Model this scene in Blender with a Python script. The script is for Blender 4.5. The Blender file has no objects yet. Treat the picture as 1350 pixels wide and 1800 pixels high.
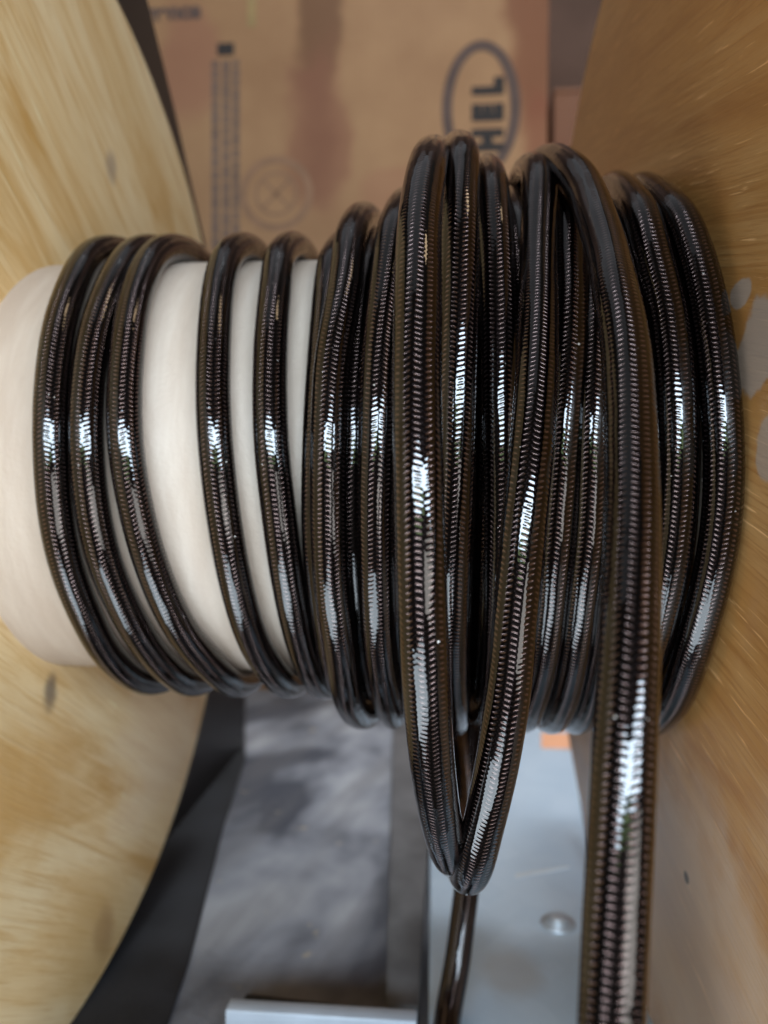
import bpy, bmesh, math, random
from mathutils import Vector, Matrix, Euler
R = math.radians
S = 0.08                      # metres per scene unit (half the gap between the reel's flanges)
random.seed(7)
scene = bpy.context.scene
col = scene.collection

# ------------------------------------------------------------ camera
cam_d = bpy.data.cameras.new('camera'); cam = bpy.data.objects.new('camera', cam_d); col.objects.link(cam)
ROT = ((0.996366, -0.007274, 0.084867), (0.085031, 0.026474, -0.996027), (0.004998, 0.999623, 0.026997))
m = Matrix(ROT).to_4x4()
m.translation = Vector((.372, -2.953, -.081)) * S
cam.matrix_world = m
cam_d.sensor_fit = 'VERTICAL'; cam_d.sensor_height = 24; cam_d.sensor_width = 18
cam_d.lens = 24 * 1392 / 1800
cam_d.clip_start = .005; cam_d.clip_end = 50
cam_d.dof.use_dof = True; cam_d.dof.focus_distance = 1.80 * S
cam_d.dof.aperture_fstop = 8.6
scene.camera = cam
scene.render.resolution_x = 768; scene.render.resolution_y = 1024

# ------------------------------------------------------------ world, lamps, exposure
w = bpy.data.worlds.new('World'); scene.world = w; w.use_nodes = True
bg = w.node_tree.nodes['Background']
bg.inputs[0].default_value = (.55, .47, .42, 1); bg.inputs[1].default_value = .11
scene.view_settings.view_transform = 'Standard'
scene.view_settings.look = 'None'
scene.view_settings.exposure = 0
scene.view_settings.gamma = 1

def area(name, loc, target, sx, sy, power, color):
    l = bpy.data.lights.new(name, 'AREA'); l.shape = 'RECTANGLE'; l.size = sx; l.size_y = sy
    l.energy = power; l.color = color
    o = bpy.data.objects.new(name, l); col.objects.link(o)
    o.location = loc
    o.rotation_euler = (Vector(target) - Vector(loc)).to_track_quat('-Z', 'Y').to_euler()
    return o
# assumed open workshop door behind the photographer, daylight through it, green light below
area('assumed_door_daylight', (.32, -1.45, .37), (0, 0, .0), 2.0, .20, 40, (.70, .85, 1.0))
area('assumed_green_light', (.1, -1.47, .16), (0, 0, .0), 1.0, .09, .8, (.62, .9, .42))
# added soft overhead lamp, and an added narrow fill brightening the bench behind the reel
area('overhead_fill', (-.25, .05, 1.25), (0, 0, -.16), 1.5, .9, 1.3, (.86, .90, 1.0))
wl = area('bench_fill', (.05, .34, .95), (.05, .25, -.16), .3, .2, .38, (.86, .93, 1.0)); wl.data.spread = R(28)
# assumed source low in front: lamp added for the hose's pale lower reflections
area('assumed_low_light', (-.28, -.56, -.95), (0, -.1, -.05), .9, .5, 9.5, (.78, .90, 1.0))
# added fill lamp low on the right, brightens the left flange
area('side_fill', (.75, -1.12, -.36), (-.05, .02, -.05), .9, .6, 7.5, (1.0, .95, .90))
# assumed warm lamp, high on the right, out of view
area('assumed_warm_lamp', (.65, -.2, 1.3), (0, 0, 0), .22, .22, 1.0, (1.0, .72, .45))

# ------------------------------------------------------------ shader helpers
class NT:
    def __init__(s, name):
        s.m = bpy.data.materials.new(name); s.m.use_nodes = True
        s.t = s.m.node_tree; s.b = s.t.nodes['Principled BSDF']
    def n(s, typ, **kw):
        nd = s.t.nodes.new(typ)
        for k, v in kw.items(): setattr(nd, k, v)
        return nd
    def put(s, sock, v):
        if isinstance(v, bpy.types.NodeSocket): s.t.links.new(v, sock)
        elif v is not None:
            if isinstance(v, tuple) and len(v) == 3 and sock.type == 'RGBA': v = v + (1,)
            sock.default_value = v
    def math(s, op, a, b=None, c=None, clamp=False):
        nd = s.n('ShaderNodeMath', operation=op, use_clamp=clamp)
        s.put(nd.inputs[0], a); s.put(nd.inputs[1], b)
        if c is not None: s.put(nd.inputs[2], c)
        return nd.outputs[0]
    def mix(s, f, a, b, mode='MIX'):
        nd = s.n('ShaderNodeMix', data_type='RGBA', blend_type=mode)
        s.put(nd.inputs[0], f); s.put(nd.inputs[6], a); s.put(nd.inputs[7], b)
        return nd.outputs[2]
    def coords(s, rot=(0, 0, 0), scale=(1, 1, 1), loc=(0, 0, 0)):
        c = s.n('ShaderNodeTexCoord')
        a = s.n('ShaderNodeMapping'); a.inputs['Scale'].default_value = (1/S, 1/S, 1/S)
        a.inputs['Rotation'].default_value = rot
        s.t.links.new(c.outputs['Object'], a.inputs[0])
        b = s.n('ShaderNodeMapping'); b.inputs['Scale'].default_value = scale; b.inputs['Location'].default_value = loc
        s.t.links.new(a.outputs[0], b.inputs[0])
        return b.outputs[0]
    def noise(s, vec, scale=5, detail=4, rough=.55, dist=0):
        nd = s.n('ShaderNodeTexNoise'); s.put(nd.inputs['Vector'], vec)
        nd.inputs['Scale'].default_value = scale; nd.inputs['Detail'].default_value = detail
        nd.inputs['Roughness'].default_value = rough; nd.inputs['Distortion'].default_value = dist
        return nd.outputs[0]
    def ramp(s, f, *stops):
        nd = s.n('ShaderNodeValToRGB'); e = nd.color_ramp.elements
        while len(e) < len(stops): e.new(.5)
        for i, (p, c) in enumerate(stops):
            e[i].position = p; e[i].color = (c if isinstance(c, tuple) else (c, c, c)) + (1,)
        s.put(nd.inputs[0], f); return nd.outputs[0]
    def sep(s, vec):
        nd = s.n('ShaderNodeSeparateXYZ'); s.put(nd.inputs[0], vec); return nd.outputs
    def bump(s, h, dist, strength=1, normal=None):
        nd = s.n('ShaderNodeBump'); nd.inputs['Distance'].default_value = dist; nd.inputs['Strength'].default_value = strength
        s.put(nd.inputs['Height'], h)
        if normal: s.put(nd.inputs['Normal'], normal)
        return nd.outputs[0]
    def spot(s, a, b, ca, cb, ra, rb, warp, soft=.25):
        """soft ellipse mask round (ca, cb) on two coordinates, edge broken by warp"""
        x = s.math('DIVIDE', s.math('SUBTRACT', a, ca), ra); y = s.math('DIVIDE', s.math('SUBTRACT', b, cb), rb)
        d = s.math('SQRT', s.math('ADD', s.math('MULTIPLY', x, x), s.math('MULTIPLY', y, y)))
        d = s.math('ADD', d, s.math('MULTIPLY', s.math('SUBTRACT', warp, .5), 2.2))
        nd = s.n('ShaderNodeMapRange', interpolation_type='SMOOTHSTEP')
        s.put(nd.inputs[0], d); nd.inputs[1].default_value = 1 + soft; nd.inputs[2].default_value = 1 - soft
        return nd.outputs[0]
    def set(s, **kw):
        for k, v in kw.items(): s.put(s.b.inputs[k.replace('_', ' ')], v)
        return s.m

def simple(name, c, rough=.5, metal=0, var=.15, nscale=6, bump=0):
    q = NT(name); v = q.coords(); f = q.noise(v, nscale, 5)
    a = tuple(x * (1 - var) for x in c); b = tuple(min(1, x * (1 + var)) for x in c)
    q.set(Base_Color=q.mix(q.ramp(f, (.3, 0.), (.7, 1.)), a, b), Roughness=rough, Metallic=metal)
    if bump: q.set(Normal=q.bump(q.noise(v, nscale * 8, 4), bump * S))
    return q.m

def hose_mat():
    q = NT('smoke_jacket_over_steel_braid')
    uv = q.n('ShaderNodeUVMap'); x, y, _ = q.sep(uv.outputs[0])
    pitch, N = .0122, 14.
    vn = q.math('MULTIPLY', y, N); t = q.math('FRACT', vn); par = q.math('MODULO', q.math('FLOOR', vn), 2.)
    sg = q.math('SUBTRACT', q.math('MULTIPLY', par, 2.), 1.)
    jit = q.noise(q.coords(), 9, 2)
    ph = q.math('ADD', q.math('DIVIDE', x, pitch), q.math('MULTIPLY', sg, q.math('MULTIPLY', t, .5)))
    ph = q.math('ADD', ph, q.math('ADD', q.math('MULTIPLY', jit, 1.3), q.math('MULTIPLY', q.math('SINE', q.math('MULTIPLY', q.math('FLOOR', vn), 2.4)), .12)))
    wv = q.math('ADD', q.math('MULTIPLY', q.math('COSINE', q.math('MULTIPLY', ph, 2 * math.pi)), .5), .5)
    band = q.math('MULTIPLY', q.math('MULTIPLY', t, q.math('SUBTRACT', 1., t)), 4.)
    h = q.math('MULTIPLY', q.math('POWER', wv, .9), q.math('POWER', band, 1.25))
    nb = q.bump(h, .0036 * S)
    nc = q.bump(h, .00028 * S)
    nc2 = q.bump(q.noise(q.coords(), 7, 3), .004 * S, 1, nc)
    v2 = q.noise(q.coords(), 3, 3)
    tint = q.mix(v2, (.155, .112, .098), (.25, .195, .175))
    c = q.mix(q.ramp(h, (.42, 0.), (.80, 1.)), (.005, .0035, .0035), tint)
    # dust caught on the jacket
    du = q.ramp(q.noise(q.coords(), 95, 1, .4), (.80, 0.), (.83, 1.))
    c = q.mix(q.math('MULTIPLY', du, .6), c, (.6, .55, .5))
    q.set(Base_Color=c, Metallic=.92, Roughness=.27, Specular_Tint=(.16, .13, .12), Normal=nb, Coat_Weight=1., Coat_Roughness=q.math('ADD', q.math('MULTIPLY', q.ramp(q.noise(q.coords(), 5, 5, .65), (.5, 0.), (.78, 1.)), .10), .022), Coat_IOR=1.53, Coat_Normal=nc2,
          Coat_Tint=(.74, .68, .70))
    return q.m

def wood(name, rotx, light, mid, dark, streak, gloss, rough, spots, seed=0.):
    """spots: (y, z, ry, rz, colour, strength, soft) stains, glue and knots on the disc"""
    q = NT(name)
    r = (rotx, 0, 0)
    g1 = q.noise(q.coords(r, (1, .45, 2.0), (seed, 0, 0)), 1.5, 5, .6, 1.1)      # broad figure of the veneer
    g2 = q.noise(q.coords(r, (1, .5, 9), (seed, 0, 0)), 1.6, 6, .62, .9)         # grain bands
    g3 = q.noise(q.coords(r, (1, 2.2, 60), (seed, 3, 0)), 1.4, 3, .6, .3)        # fibres
    g4 = q.noise(q.coords((0, 0, 0), (1, 1, 1), (seed, 7, 2)), 1.1, 3)
    c = q.ramp(g1, (.32, dark), (.48, mid), (.66, light))
    c = q.mix(q.ramp(g2, (.34, .75), (.46, .0)), c, q.mix(.75, mid, dark))
    c = q.mix(q.ramp(g2, (.56, 0.), (.66, .45)), c, light)
    c = q.mix(q.ramp(g3, (.32, .6), (.48, 0.)), c, dark)
    scr = q.math('MULTIPLY', q.ramp(g3, (.635, 0.), (.69, 1.)), q.ramp(g4, (.46, 0.), (.58, 1.)))
    c = q.mix(q.math('MULTIPLY', scr, streak), c, tuple(min(1, k * 1.6 + .06) for k in light))
    pt = q.sep(q.coords()); ew = q.noise(q.coords((0, 0, 0), (1, 1, 1), (4, 0, 0)), 4.5, 4, .5)
    for (yy, zz, ry, rz, cc, st, so) in spots:
        mk = q.spot(pt[1], pt[2], yy, zz, ry, rz, ew, so)
        c = q.mix(q.math('MULTIPLY', mk, st), c, cc)
    hb = q.math('ADD', q.math('MULTIPLY', g2, .6), q.math('MULTIPLY', g3, .5))
    q.set(Base_Color=c, Roughness=rough, Normal=q.bump(hb, .006 * S), Coat_Weight=gloss, Coat_Roughness=.28)
    return q.m

M = {}
M['hose'] = hose_mat()
M['flange_right'] = wood('varnished_plywood', -R(15), (.60, .32, .115), (.52, .245, .07), (.40, .165, .04), .8, .25, .42,
    [(-.86, .42, .06, .035, (.47, .38, .31), .75, .1), (-.98, .26, .15, .10, (.47, .38, .31), .75, .08), (-1.05, .02, .10, .08, (.47, .37, .30), .7, .1),
     (-.2, -1.5, 1.0, .5, (.64, .47, .34), .65, .6), (-.45, -1.28, .02, .015, (.05, .03, .02), .9, .3)])
M['flange_left'] = wood('pale_plywood', R(33), (.82, .64, .38), (.74, .53, .27), (.56, .32, .10), .5, .1, .5,
    [(.12, -1.88, .07, .10, (.22, .08, .04), .75, .6), (.0, -1.85, .22, .22, (.62, .40, .16), .6, .6), (-.28, -.80, .055, .07, (.12, .09, .07), .8, .45), (-.52, -1.05, .34, .20, (.56, .30, .08), .65, .9),
     (.22, 1.25, .05, .06, (.25, .20, .18), .55, .5), (.75, -1.2, .5, .4, (.76, .60, .42), .5, .6)], 5.)
def paper():
    q = NT('cream_paper_tube'); v = q.coords((0, 0, 0), (6, 1, 1))
    f = q.noise(v, 3, 6, .6); g = q.noise(q.coords(), 60, 3)
    c = q.mix(q.ramp(f, (.35, 0.), (.7, 1.)), (.50, .40, .32), (.585, .49, .405))
    q.set(Base_Color=c, Roughness=.55, Normal=q.bump(g, .002 * S), Coat_Weight=.1, Coat_Roughness=.4); return q.m
M['paper'] = paper()
def cardboard():
    q = NT('brown_cardboard'); v = q.coords()
    f = q.noise(v, 1.3, 4); g = q.noise(q.coords((0, 0, 0), (14, 1, 1)), 3, 3)
    c = q.mix(q.ramp(f, (.3, 0.), (.7, 1.)), (.235, .113, .047), (.305, .158, .070))
    x, y, z = q.sep(v); ew = q.noise(q.coords((0, 0, 0), (1, 1, 1), (9, 0, 0)), 1.2, 3)
    # soft brown patches: a long one in the middle, a darker one at the right edge
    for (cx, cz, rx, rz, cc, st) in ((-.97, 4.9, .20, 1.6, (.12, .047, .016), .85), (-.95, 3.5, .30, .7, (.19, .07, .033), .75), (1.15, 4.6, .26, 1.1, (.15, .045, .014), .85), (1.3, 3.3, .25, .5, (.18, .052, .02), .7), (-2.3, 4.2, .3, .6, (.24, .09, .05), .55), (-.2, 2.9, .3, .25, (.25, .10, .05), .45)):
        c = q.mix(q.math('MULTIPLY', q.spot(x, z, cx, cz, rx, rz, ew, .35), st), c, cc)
    q.set(Base_Color=c, Roughness=.8, Normal=q.bump(g, .006 * S)); return q.m
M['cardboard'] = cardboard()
M['ink'] = simple('black_ink', (.02, .013, .01), .8)
M['ink_faint'] = simple('faded_ink', (.215, .11, .058), .85)
M['ink_fine'] = simple('washed_out_ink', (.13, .078, .055), .85)
M['ink_grey'] = simple('grey_ink', (.085, .05, .038), .85)
q_ = NT('red_brown_cardboard'); q_.set(Base_Color=q_.mix(q_.noise(q_.coords(), 2), (.13, .045, .02), (.18, .07, .03)), Roughness=.8); M['cardboard_red'] = q_.m
def bench():
    q = NT('worn_grey_bench'); v = q.coords()
    f = q.noise(q.coords((0, 0, R(10)), (1, .55, 1)), 1.7, 3, .5, .15); g = q.noise(q.coords((0, 0, R(12)), (2.6, .4, 1)), 1.5, 4, .5)
    c = q.ramp(f, (.40, (.06, .064, .08)), (.52, (.24, .245, .27)), (.64, (.38, .38, .395)))
    c = q.mix(q.ramp(g, (.35, .6), (.55, 0.)), c, (.13, .125, .13))
    sp = q.ramp(q.noise(v, 7, 2), (.70, 0.), (.76, 1.))
    c = q.mix(q.math('MULTIPLY', sp, .5), c, (.5, .4, .25))
    q.set(Base_Color=c, Roughness=.55, Metallic=.0, Normal=q.bump(q.noise(v, 25, 4), .004 * S)); return q.m
M['bench'] = bench()
def galv():
    q = NT('galvanised_steel'); v = q.coords()
    vo = q.n('ShaderNodeTexVoronoi'); q.put(vo.inputs['Vector'], v); vo.inputs['Scale'].default_value = 6
    f = q.noise(v, 2.5, 4)
    c = q.mix(f, (.48, .62, .76), (.66, .79, .90)); c = q.mix(.25, c, q.ramp(vo.outputs['Color'], (0., (.5, .6, .7)), (1., (.74, .82, .9))))
    st = q.spot(*q.sep(v)[:2], .62, .25, .10, .14, f, .6)
    c = q.mix(q.math('MULTIPLY', st, .35), c, (.45, .36, .25))
    q.set(Base_Color=c, Roughness=.42, Metallic=.35, Normal=q.bump(f, .01 * S)); return q.m
M['galv'] = galv()
M['steel'] = simple('brushed_steel', (.46, .50, .56), .38, .15, .12, 4)
M['bolt'] = simple('zinc_bolt', (.48, .53, .58), .35, .5, .2, 5)
M['rubber'] = simple('black_rubber', (.014, .015, .018), .6, 0, .4, 3, .003)
M['panel'] = simple('black_plastic', (.009, .008, .009), .5, 0, .3, 3)
M['slab'] = simple('dark_slab', (.11, .105, .105), .55, 0, .45, 2.5)
M['orange'] = simple('orange_sticker', (.75, .36, .20), .5, 0, .1)
M['scratch'] = simple('bright_scratch', (.72, .77, .80), .35, .3, .1)
M['wall'] = simple('dim_wall', (.10, .052, .034), .9, 0, .35, .6)
M['dust'] = simple('pale_dust', (.75, .7, .65), .8, 0, .1)

# ------------------------------------------------------------ object helpers
def link(o, parent=None, **props):
    col.objects.link(o)
    if parent is not None: o.parent = parent
    for k, v in props.items(): o[k] = v
    return o
def empty(name, label, cat, group=None):
    o = bpy.data.objects.new(name, None); o.empty_display_size = .02
    link(o, None, label=label, category=cat)
    if group: o['group'] = group
    return o
def mesh(name, verts, faces, mat, parent=None, smooth=False, uvs=None, **props):
    me = bpy.data.meshes.new(name)
    me.from_pydata([tuple(c * S for c in v) for v in verts], [], faces)
    if uvs:
        l = me.uv_layers.new(name='UVMap')
        flat = [c for f in uvs for uv in f for c in uv]
        l.data.foreach_set('uv', flat)
    if smooth: me.shade_smooth()
    me.materials.append(mat); me.update()
    o = bpy.data.objects.new(name, me); return link(o, parent, **props)
def bevel(o, w, seg=2):
    b = o.modifiers.new('bevel', 'BEVEL'); b.width = w * S; b.segments = seg; b.limit_method = 'ANGLE'
    o.data.shade_smooth(); 
    return o
def prism(name, poly, z0, z1, mat, parent=None, axis='z', bev=.01, **props):
    """poly extruded between z0 and z1 along an axis; axis y: poly is (x,z); axis x: poly is (y,z)"""
    f = {'z': lambda p, t: (p[0], p[1], t), 'y': lambda p, t: (p[0], t, p[1]), 'x': lambda p, t: (t, p[0], p[1])}[axis]
    n = len(poly); V = [f(p, z0) for p in poly] + [f(p, z1) for p in poly]
    F = [list(range(n))[::-1], list(range(n, 2 * n))] + [[i, (i + 1) % n, n + (i + 1) % n, n + i] for i in range(n)]
    o = mesh(name, V, F, mat, parent, **props)
    bm = bmesh.new(); bm.from_mesh(o.data); bmesh.ops.recalc_face_normals(bm, faces=bm.faces); bm.to_mesh(o.data); bm.free()
    if bev: bevel(o, bev)
    return o
def catmull(P, n):
    out = []
    Q = [P[0] * 2 - P[1]] + P + [P[-1] * 2 - P[-2]]
    for i in range(1, len(Q) - 2):
        a, b, c, d = Q[i-1:i+3]
        for k in range(n):
            t = k / n
            out.append(.5 * ((2*b) + (c - a)*t + (2*a - 5*b + 4*c - d)*t*t + (3*b - a - 3*c + d)*t**3))
    out.append(P[-1]); return out
def resample(P, step):
    out = [P[0]]; acc = 0
    for a, b in zip(P, P[1:]):
        L = (b - a).length
        if L == 0: continue
        s = step - acc
        while s < L: out.append(a.lerp(b, s / L)); s += step
        acc = L - (s - step)
    if (out[-1] - P[-1]).length > step * .3: out.append(P[-1])
    else: out[-1] = P[-1]
    return out
def smooth_path(P, it):
    for _ in range(it):
        P = [P[0]] + [(P[i-1] + P[i] * 2 + P[i+1]) / 4 for i in range(1, len(P) - 1)] + [P[-1]]
    return P
HR = .0495                     # hose radius
def tube(name, pts, mat, parent, r=HR, step=.035, seg=28, caps=True, roll=0., **props):
    P = smooth_path(resample(catmull([Vector(p) for p in pts], 14), step), 6)
    n = len(P); V = []; U = []
    T = [(P[min(i+1, n-1)] - P[max(i-1, 0)]).normalized() for i in range(n)]
    N = T[0].cross(Vector((1, 0, 0))); N = N.normalized() if N.length > .1 else Vector((0, 1, 0))
    ln = random.random() * .013
    for i in range(n):
        if i: ln += (P[i] - P[i-1]).length
        N = (N - T[i] * N.dot(T[i])).normalized(); B = T[i].cross(N)
        U.append(ln)
        for k in range(seg):
            a = 2 * math.pi * k / seg + roll + ln * .35
            V.append(P[i] + (N * math.cos(a) + B * math.sin(a)) * r)
    F = []; W = []
    for i in range(n - 1):
        for k in range(seg):
            k2 = (k + 1) % seg
            F.append((i*seg + k, (i+1)*seg + k, (i+1)*seg + k2, i*seg + k2))
            W.append(((U[i], k/seg), (U[i+1], k/seg), (U[i+1], (k+1)/seg), (U[i], (k+1)/seg)))
    if caps:
        F.append(tuple(range(seg))); W.append(tuple((U[0], .5) for _ in range(seg)))
        F.append(tuple((n-1)*seg + k for k in range(seg))[::-1]); W.append(tuple((U[-1], .5) for _ in range(seg)))
    o = mesh(name, V, F, mat, parent, True, W, **props); o['_n'] = 0; del o['_n']
    return o, P

# ------------------------------------------------------------ setting
mesh('workbench_top', [(-9, -1.1, -2.11), (9, -1.1, -2.11), (9, 8, -2.11), (-9, 8, -2.11), (-9, -1.1, -2.4), (9, -1.1, -2.4), (9, 8, -2.4), (-9, 8, -2.4)],
     [(0, 1, 2, 3), (7, 6, 5, 4), (4, 5, 1, 0), (5, 6, 2, 1), (6, 7, 3, 2), (7, 4, 0, 3)], M['bench'], kind='structure')
mesh('back_wall', [(-14, 8.2, -12), (14, 8.2, -12), (14, 8.2, 16), (-14, 8.2, 16), (-14, 8.6, -12), (14, 8.6, -12), (14, 8.6, 16), (-14, 8.6, 16)],
     [(0, 1, 2, 3), (7, 6, 5, 4), (4, 5, 1, 0), (5, 6, 2, 1), (6, 7, 3, 2), (7, 4, 0, 3)], M['wall'], kind='structure')

# ------------------------------------------------------------ reel
reel = empty('wooden_reel', 'wooden cable reel with two round plywood flanges and a pale paper drum', 'reel')
def flange(cy, cz, rad, x0, ty, tz, out, mat, label):
    V = []; F = []; n = 160
    prof = [(0, 0), (rad - .03, 0), (rad - .012, .006), (rad, .025), (rad, .125), (rad - .02, .15), (0, .15)]
    for i in range(n):
        a = 2 * math.pi * i / n
        for r, t in prof[1:-1]:
            y = cy + r * math.cos(a); z = cz + r * math.sin(a)
            V.append((x0 - ty * y - tz * z + out * t, y, z))
    k = len(prof) - 2
    c0 = len(V); V.append((x0 - ty * cy - tz * cz, cy, cz)); V.append((x0 - ty * cy - tz * cz + out * .15, cy, cz))
    for i in range(n):
        j = (i + 1) % n
        for q in range(k - 1): F.append((i*k + q, j*k + q, j*k + q + 1, i*k + q + 1))
        F.append((c0, j*k, i*k)); F.append((c0 + 1, i*k + k - 1, j*k + k - 1))
    o = mesh('flange', V, F, mat, reel, True, label=label)
    bm = bmesh.new(); bm.from_mesh(o.data); bmesh.ops.recalc_face_normals(bm, faces=bm.faces); bm.to_mesh(o.data); bm.free()
    m = o.modifiers.new('e', 'EDGE_SPLIT'); m.split_angle = R(40)
    return o
flange(-.288, -.033, 2.075, -1.03, -.03, 0, -1, M['flange_left'], 'pale knotty plywood disc on the left')
flange(.0, .045, 2.06, 1.06, .05, .02, 1, M['flange_right'], 'honey brown plywood disc with grey glue smears on the right')
V = []; F = []; n = 128
for x, r in ((-1.09, .749), (1.12, .749), (1.12, .70), (-1.09, .70)):
    for i in range(n):
        a = 2 * math.pi * i / n; V.append((x, r * math.cos(a), r * math.sin(a)))
for q in range(4):
    for i in range(n):
        j = (i + 1) % n; q2 = (q + 1) % 4
        F.append((q*n + i, q*n + j, q2*n + j, q2*n + i))
d = mesh('drum', V, F, M['paper'], reel, True, label='pale cream paper-covered drum')
bm = bmesh.new(); bm.from_mesh(d.data); bmesh.ops.recalc_face_normals(bm, faces=bm.faces); bm.to_mesh(d.data); bm.free()
e = d.modifiers.new('e', 'EDGE_SPLIT'); e.split_angle = R(40)

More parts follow.
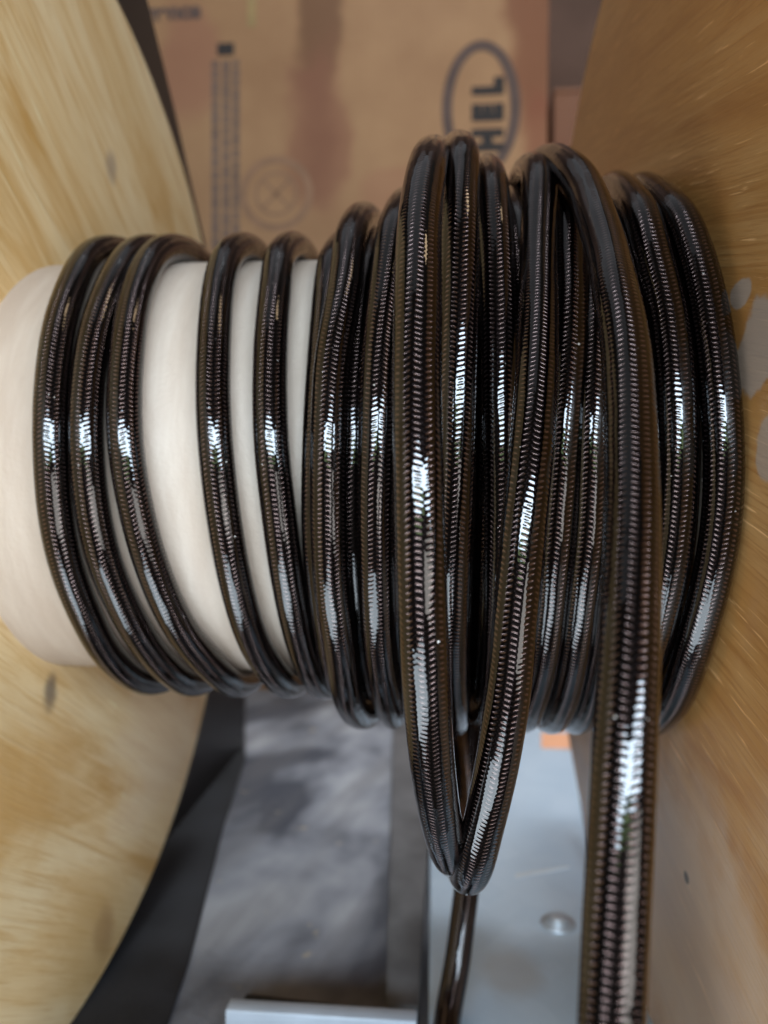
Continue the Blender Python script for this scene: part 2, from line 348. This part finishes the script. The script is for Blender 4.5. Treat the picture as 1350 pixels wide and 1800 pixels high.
# ------------------------------------------------------------ hose
hose = empty('braided_hose', 'glossy black braided hose wound round the reel, with a loose hanging loop', 'hose')
TAB = {
'c1': [(-0.8251,59.5,0.8),(-0.7944,43.5,0.8),(-0.7849,33.7,0.8),(-0.7787,25.9,0.8),(-0.7654,12.8,0.8),(-0.7561,1.0,0.8),(-0.7524,-10.6,0.8),(-0.7434,-23.1,0.8),(-0.7241,-38.6,0.8),(-0.7177,-49.5,0.8),(-0.7052,-59.3,0.8)],
'c2': [(-0.6854,58.8,0.8),(-0.6698,43.2,0.8),(-0.6684,33.6,0.8),(-0.6683,25.8,0.8),(-0.6612,12.8,0.8),(-0.6527,1.1,0.8),(-0.6415,-10.5,0.8),(-0.623,-23.0,0.8),(-0.5885,-38.3,0.8),(-0.566,-49.0,0.8),(-0.5494,-58.5,0.8)],
'c3': [(-0.6028,58.3,0.8),(-0.5845,43.0,0.8),(-0.5739,33.4,0.8),(-0.564,25.7,0.8),(-0.5513,12.7,0.8),(-0.537,1.1,0.8),(-0.5134,-10.4,0.8),(-0.4867,-22.8,0.8),(-0.4491,-38.0,0.8),(-0.4129,-48.5,0.8),(-0.3887,-57.6,0.8)],
'c4': [(-0.3521,57.1,0.8),(-0.3339,42.5,0.8),(-0.3202,33.1,0.8),(-0.3095,25.5,0.8),(-0.295,12.6,0.8),(-0.2796,1.1,0.8),(-0.2641,-10.3,0.8),(-0.2501,-22.6,0.8),(-0.2343,-37.6,0.8),(-0.2182,-47.9,0.8),(-0.2006,-56.7,0.8)],
'c5': [(-0.179,56.3,0.8),(-0.1583,42.1,0.8),(-0.1489,32.8,0.8),(-0.1437,25.3,0.8),(-0.1334,12.6,0.8),(-0.1224,1.1,0.8),(-0.1059,-10.2,0.8),(-0.0948,-22.4,0.8),(-0.0836,-37.3,0.8),(-0.0754,-47.4,0.8),(-0.0688,-57.9,0.8)],
'i6': [(0.0017,55.4,0.8),(0.0061,41.8,0.8),(0.0135,12.5,0.8),(0.0059,-10.2,0.8),(0.0065,-22.3,0.8),(0.0106,-37.1,0.8),(0.0058,-55.7,0.8)],
'c6': [(0.065,51.5,0.89),(0.0729,34.1,0.89),(0.0583,21.1,0.89),(0.0509,16.9,0.89),(0.0497,3.0,0.89),(0.0478,-7.4,0.89),(0.0474,-21.9,0.89),(0.0592,-35.1,0.89),(0.0573,-47.5,0.89),(0.0547,-58.0,0.89)],
'c7': [(0.2028,48.1,0.9365),(0.1918,31.7,0.921),(0.1791,16.3,0.9068),(0.1768,2.9,0.9004),(0.1725,-7.2,0.8998),(0.1726,-21.5,0.898),(0.1722,-34.5,0.8954),(0.1785,-46.8,0.8931),(0.179,-58.9,0.8915)],
'c10': [(0.3943,53.1,1.1),(0.3921,45.9,1.1),(0.3889,33.2,1.0896),(0.3883,24.9,1.043),(0.3854,13.7,1.0005),(0.3826,2.3,0.9813),(0.3795,-6.5,0.9784),(0.374,-19.2,0.9622),(0.3752,-31.5,0.9389),(0.3815,-46.3,0.9138),(0.3857,-53.6,0.9049)],
'c11': [(0.4779,48.7,1.03),(0.4841,34.5,1.007),(0.4898,24.5,0.9718),(0.4937,15.0,0.9471),(0.497,5.7,0.9333),(0.5013,-3.8,0.9299),(0.5064,-17.8,0.9239),(0.5116,-36.1,0.909),(0.509,-54.3,0.8966)],
'a1': [(0.6952,47.0,0.9471),(0.6867,38.0,0.9332),(0.6784,24.9,0.9118),(0.6679,13.7,0.8976),(0.6558,2.7,0.8906),(0.6471,-7.7,0.89),(0.6422,-18.7,0.89),(0.6368,-37.2,0.89),(0.6238,-54.9,0.89)],
'a2': [(0.7681,46.5,0.89),(0.7475,25.9,0.89),(0.7355,13.8,0.89),(0.7274,2.7,0.89),(0.7271,-11.3,0.89),(0.7208,-20.7,0.89),(0.7183,-37.0,0.89),(0.7157,-54.5,0.89)],
'a3': [(0.8352,44.2,0.89),(0.8197,25.8,0.89),(0.8158,13.8,0.89),(0.8127,2.7,0.89),(0.8075,-11.3,0.89),(0.8001,-20.6,0.89),(0.796,-36.9,0.89),(0.8001,-55.6,0.89)],
'a4': [(0.5531,51.6,0.9289),(0.5651,38.4,0.9176),(0.5712,20.3,0.8999),(0.574,0.8,0.8901),(0.579,-18.8,0.8869),(0.5751,-38.1,0.8795),(0.5604,-56.6,0.8737)],
'c14': [(0.8927,45.6,0.9696),(0.9015,36.4,0.9476),(0.9287,24.3,0.919),(0.938,13.5,0.9001),(0.9434,2.9,0.8909),(0.9437,-7.7,0.89),(0.9395,-18.6,0.89),(0.9225,-31.4,0.89),(0.9111,-42.7,0.89),(0.9041,-55.1,0.89)],
'c15': [(0.9871,45.3,0.9697),(1.001,40.8,0.9607),(1.018,31.7,0.9411),(1.0301,23.9,0.9254),(1.0414,13.2,0.9088),(1.0502,2.9,0.9008),(1.054,-7.5,0.8998),(1.0467,-18.2,0.8984),(1.0336,-30.9,0.8959),(1.0329,-42.1,0.8935),(1.0352,-54.2,0.8915)],
'u0': [(0.103,60.0,0.8),(0.103,40.0,0.8),(0.103,20.0,0.8),(0.103,0.0,0.8),(0.103,-20.0,0.8),(0.103,-40.0,0.8),(0.103,-60.0,0.8)],
'u1': [(0.2,60.0,0.8),(0.2,40.0,0.8),(0.2,20.0,0.8),(0.2,0.0,0.8),(0.2,-20.0,0.8),(0.2,-40.0,0.8),(0.2,-60.0,0.8)],
'u2': [(0.297,60.0,0.8),(0.297,40.0,0.8),(0.297,20.0,0.8),(0.297,0.0,0.8),(0.297,-20.0,0.8),(0.297,-40.0,0.8),(0.297,-60.0,0.8)],
'u3': [(0.394,60.0,0.8),(0.394,40.0,0.8),(0.394,20.0,0.8),(0.394,0.0,0.8),(0.394,-20.0,0.8),(0.394,-40.0,0.8),(0.394,-60.0,0.8)],
'u4': [(0.491,60.0,0.8),(0.491,40.0,0.8),(0.491,20.0,0.8),(0.491,0.0,0.8),(0.491,-20.0,0.8),(0.491,-40.0,0.8),(0.491,-60.0,0.8)],
'u5': [(0.588,60.0,0.8),(0.588,40.0,0.8),(0.588,20.0,0.8),(0.588,0.0,0.8),(0.588,-20.0,0.8),(0.588,-40.0,0.8),(0.588,-60.0,0.8)],
'u6': [(0.685,60.0,0.8),(0.685,40.0,0.8),(0.685,20.0,0.8),(0.685,0.0,0.8),(0.685,-20.0,0.8),(0.685,-40.0,0.8),(0.685,-60.0,0.8)],
'u7': [(0.782,60.0,0.8),(0.782,40.0,0.8),(0.782,20.0,0.8),(0.782,0.0,0.8),(0.782,-20.0,0.8),(0.782,-40.0,0.8),(0.782,-60.0,0.8)],
'u8': [(0.879,60.0,0.8),(0.879,40.0,0.8),(0.879,20.0,0.8),(0.879,0.0,0.8),(0.879,-20.0,0.8),(0.879,-40.0,0.8),(0.879,-60.0,0.8)],
'u9': [(0.976,60.0,0.8),(0.976,40.0,0.8),(0.976,20.0,0.8),(0.976,0.0,0.8),(0.976,-20.0,0.8),(0.976,-40.0,0.8),(0.976,-60.0,0.8)],
}
def cyl(x, ph, r): a = R(ph); return Vector((x, -r * math.cos(a), r * math.sin(a)))
first = ['c1', 'c2', 'c3', 'c4', 'c5', 'i6'] + ['u%d' % k for k in range(10)]
second = ['c15', 'c14', 'a3', 'a2', 'a1', 'a4', 'c11', 'c7', 'c6', 'c10']
chain = first + second
surf = []                     # sample points on the fronts, for dust
def joint(a, b):              # where turn a hands over to turn b, behind the drum
    pa, pb = TAB[a][-1], TAB[b][0]
    return (pa[0] + pb[0]) / 2, (pa[2] + pb[2]) / 2
for i, k in enumerate(chain):
    P = TAB[k]
    if i == 0: s0 = (P[0][0] - .05, .80)
    else: s0 = joint(chain[i-1], k)
    e0 = joint(k, chain[i+1]) if i + 1 < len(chain) else (.37, 1.0)
    x0, f0, r0 = P[0]; x1, f1, r1 = P[-1]
    pts = []
    for ph in (180, 150, 120, 95, 75):
        t = (ph - f0) / (180 - f0); w_ = t * t * (3 - 2 * t)
        pts.append(cyl(x0 + (s0[0] - x0) * w_, ph, r0 + (s0[1] - r0) * w_))
    pts += [cyl(*p) for p in P]
    for ph in (-75, -95, -120, -150, -180):
        t = (ph - f1) / (-180 - f1); w_ = t * t * (3 - 2 * t)
        pts.append(cyl(x1 + (e0[0] - x1) * w_, ph, r1 + (e0[1] - r1) * w_))
    o, PP = tube('coil', pts, M['hose'], hose, caps=(i == 0), roll=random.random() * 6)
    surf += [p for p in PP if p.y < -.2]
LOOSE = {
'c8': [(0.306,-0.964,0.725),(0.296,-1.178,0.511),(0.298,-1.281,0.354),(0.3,-1.355,0.176),(0.305,-1.401,0.014),(0.31,-1.417,-0.104),(0.315,-1.421,-0.259),(0.32,-1.396,-0.379),(0.325,-1.342,-0.512),(0.335,-1.241,-0.682),(0.351,-1.125,-0.841),(0.37,-1.004,-0.966)],
'c9': [(0.618,-0.594,0.83),(0.595,-0.821,0.551),(0.58,-0.979,0.351),(0.565,-1.099,0.181),(0.549,-1.179,0.028),(0.533,-1.211,-0.106),(0.521,-1.229,-0.235),(0.51,-1.229,-0.363),(0.503,-1.217,-0.496),(0.493,-1.202,-0.577),(0.478,-1.167,-0.703),(0.456,-1.103,-0.846),(0.432,-1.0,-1.016)],
'c13': [(0.701,-0.702,0.803),(0.719,-0.806,0.714),(0.722,-0.961,0.583),(0.727,-1.07,0.474),(0.719,-1.214,0.342),(0.72,-1.298,0.236),(0.716,-1.358,0.143),(0.706,-1.431,0.015),(0.692,-1.514,-0.108),(0.678,-1.575,-0.214),(0.661,-1.645,-0.31),(0.65,-1.684,-0.403),(0.642,-1.709,-0.463),(0.63,-1.747,-0.592),(0.619,-1.772,-0.714),(0.612,-1.787,-0.862),(0.607,-1.79,-0.945)],
}
c8 = [(.37, 1.0, 0), (.37, .9, .5), (.36, .5, .90), (.345, 0, 1.03), (.33, -.3, .99), (.315, -.62, .90)] + LOOSE['c8'] + \
     [(.385, -.83, -1.07), (.395, -.52, -1.14), (.39, -.1, -1.12), (.37, .5, -.95), (.37, .9, -.5), (.37, 1.0, 0)]
c9 = [(.38, 1.0, .0), (.50, .9, .5), (.56, .5, .90), (.60, 0, 1.0), (.615, -.3, .97)] + LOOSE['c9'] + \
     [(.42, -.80, -1.13), (.41, -.5, -1.22), (.405, -.1, -1.2), (.39, .5, -1.02), (.38, .9, -.55), (.38, 1.0, 0)]
c13 = [(.38, 1.0, 0), (.46, .9, .5), (.54, .5, .91), (.62, 0, 1.02), (.67, -.35, .98)] + LOOSE['c13'] + [(.60, -1.80, -1.2), (.58, -1.9, -1.7), (.5, -2.1, -2.0)]
for nm, pts, lab in (('loop', c8, 'slack turn sagging below the reel, left arm of the V'), ('loop', c9, 'slack turn sagging lowest, right arm of the V'),
                     ('free_end', c13, 'thick looking free end falling straight down in front')):
    o, PP = tube(nm, pts, M['hose'], hose, caps=(nm == 'free_end'), roll=random.random() * 6, seg=40, step=.03, label=lab)
    surf += [p for p in PP if p.y < -.5]
tube('tail_end', [(.45, .9, -.7), (.47, .45, -1.15), (.447, .174, -1.612), (.431, .10, -1.711), (.405, .013, -1.884), (.378, -.055, -1.985), (.365, -.25, -2.0), (.36, -.7, -1.985)], M['hose'], hose,
     label='hose end hanging behind the loop down to the bench')
# dust specks lying on the hose
V = []; F = []
camp = Vector((.372, -2.953, -.081))
for _ in range(230):
    p = random.choice(surf); t = (camp - p).normalized()
    dirn = (t + Vector((random.uniform(-.8, .8), 0, random.uniform(-.3, .6)))).normalized()
    c = p + dirn * (HR * 1.0); s = random.choice((.0014, .002, .002, .0032))
    b = len(V)
    for dv in ((1, 0, 0), (-1, 0, 0), (0, 1, 0), (0, -1, 0), (0, 0, 1), (0, 0, -1)):
        V.append(tuple(c[i] + dv[i] * s * random.uniform(.6, 1.4) for i in range(3)))
    F += [(b, b+2, b+4), (b+2, b+1, b+4), (b+1, b+3, b+4), (b+3, b, b+4), (b+2, b, b+5), (b+1, b+2, b+5), (b+3, b+1, b+5), (b, b+3, b+5)]
mesh('dust', V, F, M['dust'], hose, kind='stuff')

# ------------------------------------------------------------ cardboard boxes behind
BY = 4.9
def box(x0, x1, y0, y1, z0, z1, parent, mat):
    # four walls and two top flaps of real board thickness
    t = .06
    prism('front_panel', [(x0, z0), (x1, z0), (x1, z1), (x0, z1)], y0, y0 + t, mat, parent, 'y', .012)
    prism('back_panel', [(x0, z0), (x1, z0), (x1, z1), (x0, z1)], y1 - t, y1, mat, parent, 'y', .012)
    for xa in (x0, x1 - t):
        prism('side_panel', [(y0 + t + .002, z0), (y1 - t - .002, z0), (y1 - t - .002, z1), (y0 + t + .002, z1)], xa, xa + t, mat, parent, 'x', .012)
    ym = (y0 + y1) / 2
    for ya, yb in ((y0, ym - .01), (ym + .01, y1)):
        prism('top_flap', [(x0, ya), (x1, ya), (x1, yb), (x0, yb)], z1 + .002, z1 + t, mat, parent, 'z', .012)
b1 = empty('cardboard_box', 'tall brown cardboard box printed with an upright oval logo, standing behind the reel', 'box')
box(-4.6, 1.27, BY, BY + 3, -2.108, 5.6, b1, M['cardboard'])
b2 = empty('cardboard_box', 'low red-brown cardboard box whose top corner shows between the tall box and the right flange', 'box')
box(1.34, 4.2, BY + .1, BY + 2.8, -2.108, 3.80, b2, M['cardboard_red'])
FY = BY - .004
def ring(name, cx, cz, rx, rz, wd, mat, parent, **pr):
    V = []; F = []; n = 72
    for i in range(n):
        a = 2 * math.pi * i / n
        for k in (1, 0):
            V.append((cx + (rx - wd * k) * math.cos(a), FY, cz + (rz - wd * k) * math.sin(a)))
        for k in (0, 1):
            V.append((cx + (rx - wd * k) * math.cos(a), FY + .0035, cz + (rz - wd * k) * math.sin(a)))
    for i in range(n):
        j = (i + 1) % n
        for k in range(4): F.append((4*i + k, 4*j + k, 4*j + (k+1) % 4, 4*i + (k+1) % 4))
    return mesh(name, V, F, mat, parent, **pr)
def text(name, s, x, z, size, mat, parent, rot=0, bold=.0, squash=1., align='CENTER'):
    c = bpy.data.curves.new(name, 'FONT'); c.body = s; c.size = size * S; c.offset = bold * S; c.extrude = .0008 * S
    c.align_x = align; c.align_y = 'CENTER'
    t = bpy.data.objects.new(name, c); col.objects.link(t)
    dg = bpy.context.evaluated_depsgraph_get(); me = bpy.data.meshes.new_from_object(t.evaluated_get(dg))
    bpy.data.objects.remove(t)
    me.transform(Matrix.Translation((x * S, FY * S, z * S)) @ Euler((R(90), 0, 0)).to_matrix().to_4x4() @ Matrix.Rotation(R(rot), 4, 'Z') @ Matrix.Diagonal((squash, 1, 1, 1)))
    me.materials.clear(); me.materials.append(mat)
    return link(bpy.data.objects.new(name, me), parent)
ring('oval_logo_ring', .63, 3.64, .38, .65, .10, M['ink_grey'], b1)
for s, z in (('H', 3.33), ('E', 3.59), ('L', 3.84)):
    text('logo_letter', s, .71, z, .36, M['ink'], b1, 90, .034, .80)
def quad(name, x0, x1, z0, z1, mat, parent):
    return prism(name, [(x0, z0), (x1, z0), (x1, z1), (x0, z1)], FY, FY + .0035, mat, parent, 'y', 0)
quad('printed_square', -1.99, -1.82, 4.25, 4.37, M['ink'], b1)
random.seed(3)
for x, wd in ((-2.01, .075), (-1.90, .07), (-1.80, .065)):
    z = 4.20
    while z > 2.05:           # lines of fine print too small to read, standing on end
        L = random.uniform(.05, .16); quad('fine_print', x - wd/2, x + wd/2, z - L, z, M['ink_fine'], b1); z -= L + random.uniform(.008, .02)
text('printed_word', 'mance', -2.46, 4.70, .23, M['ink_grey'], b1, 0, .012, 1.0)
for r_, w_ in ((.37, .07), (.22, .03)): ring('faded_stamp_ring', -1.39, 2.87, r_, r_, w_, M['ink_faint'], b1)
for a in (45, 135):
    ca, sa = math.cos(R(a)), math.sin(R(a)); L, wq = .21, .014
    prism('faded_stamp_stroke', [(-1.39 + ca*L - sa*wq, 2.87 + sa*L + ca*wq), (-1.39 - ca*L - sa*wq, 2.87 - sa*L + ca*wq), (-1.39 - ca*L + sa*wq, 2.87 - sa*L - ca*wq), (-1.39 + ca*L + sa*wq, 2.87 + sa*L - ca*wq)],
          FY + .0004, FY + .0036, M['ink_faint'], b1, 'y', 0)
quad('tape_scrap', -1.68, -1.60, 4.52, 5.0, simple('olive_tape', (.28, .18, .07), .4), b1)

# ------------------------------------------------------------ things round the reel
pn = empty('plastic_panel', 'black plastic panel standing upright just outside the left flange', 'panel')
prism('sheet', [(.0, -2.105), (3.05, -2.105), (3.13, -1.66), (2.85, -.3), (2.19, 1.49), (1.60, 2.11), (1.18, 2.50), (.1, 3.0), (-1.2, 3.0), (-1.2, -2.105)], -1.34, -1.24, M['panel'], pn, 'x', .02)
prism('rubber_mat', [(-3.29, -0.951), (-0.573, -0.951), (-0.727, 0.28), (-0.763, 0.49), (-0.983, 1.695), (-1.147, 2.792), (-1.66, 4.729), (-3.29, 4.729)], -2.108, -2.09, M['rubber'], None, 'z', .01,
      label='black rubber mat lying on the bench under the left flange', category='mat')
br = empty('steel_bracket', 'pale galvanised steel plate with a round bolt, lying on the bench below the loop', 'bracket')
prism('plate', [(0.319, -0.848), (0.267, 1.346), (1.047, 4.073), (1.395, 4.022), (1.108, 1.192), (1.375, -0.848)], -2.104, -2.035, M['galv'], br, 'z', .012)
def bolt(x, y, z, r, parent):
    V = []; F = []; n = 28; prof = [(1.6, 0), (1.55, .008), (1.1, .009), (1.0, .010), (.97, .018), (.85, .026), (.6, .031), (.3, .033)]
    for rr, h in prof:
        for i in range(n):
            a = 2 * math.pi * i / n; V.append((x + r * rr * math.cos(a), y + r * rr * math.sin(a), z + h))
    for q in range(len(prof) - 1):
        for i in range(n): F.append((q*n + i, q*n + (i+1) % n, (q+1)*n + (i+1) % n, (q+1)*n + i))
    F.append(tuple((len(prof)-1)*n + i for i in range(n)))
    return mesh('bolt', V, F, M['bolt'], parent, True)
bolt(.865, .63, -2.035, .05, br)
prism('sticker', [(1.108, 3.489), (1.334, 3.489), (1.293, 3.099), (1.067, 3.099)], -2.033, -2.029, M['orange'], br, 'z', 0, label='orange sticker at the far end')
prism('scratch', [(0.708, 1.038), (0.995, 1.172), (1.0, 1.197), (0.708, 1.074)], -2.034, -2.031, M['scratch'], br, 'z', 0)
prism('dark_slab', [(-0.122, 3.868), (0.811, 3.971), (0.259, 1.366), (0.262, 0.023), (0.134, 0.023)], -2.106, -2.05, M['slab'], None, 'z', .012,  # low dark piece beside the plate, narrower towards the near end
      label='dark brown rail lying along the left edge of the galvanised plate', category='slab')
bar = empty('steel_channel', 'bright grey open steel channel lying crosswise at the bottom edge', 'channel')
prism('web', [(-.43, -.518), (.262, -.518), (.262, -.202), (-.43, -.202)], -2.106, -2.06, M['steel'], bar, 'z', .006)
for ya, yb in ((-.55, -.52), (-.20, -.13)):
    prism('lip', [(-.43, ya), (.262, ya), (.262, yb), (-.43, yb)], -2.106, -1.96, M['steel'], bar, 'z', .006)
prism('shadow_strip', [(-.46, -.12), (.262, -.12), (.262, .04), (-.43, .10)], -2.108, -2.09, M['rubber'], None, 'z', .006,  # dark strip laid in for the shadow line behind the channel
      label='dark strip added as the shadow line behind the steel channel', category='strip')
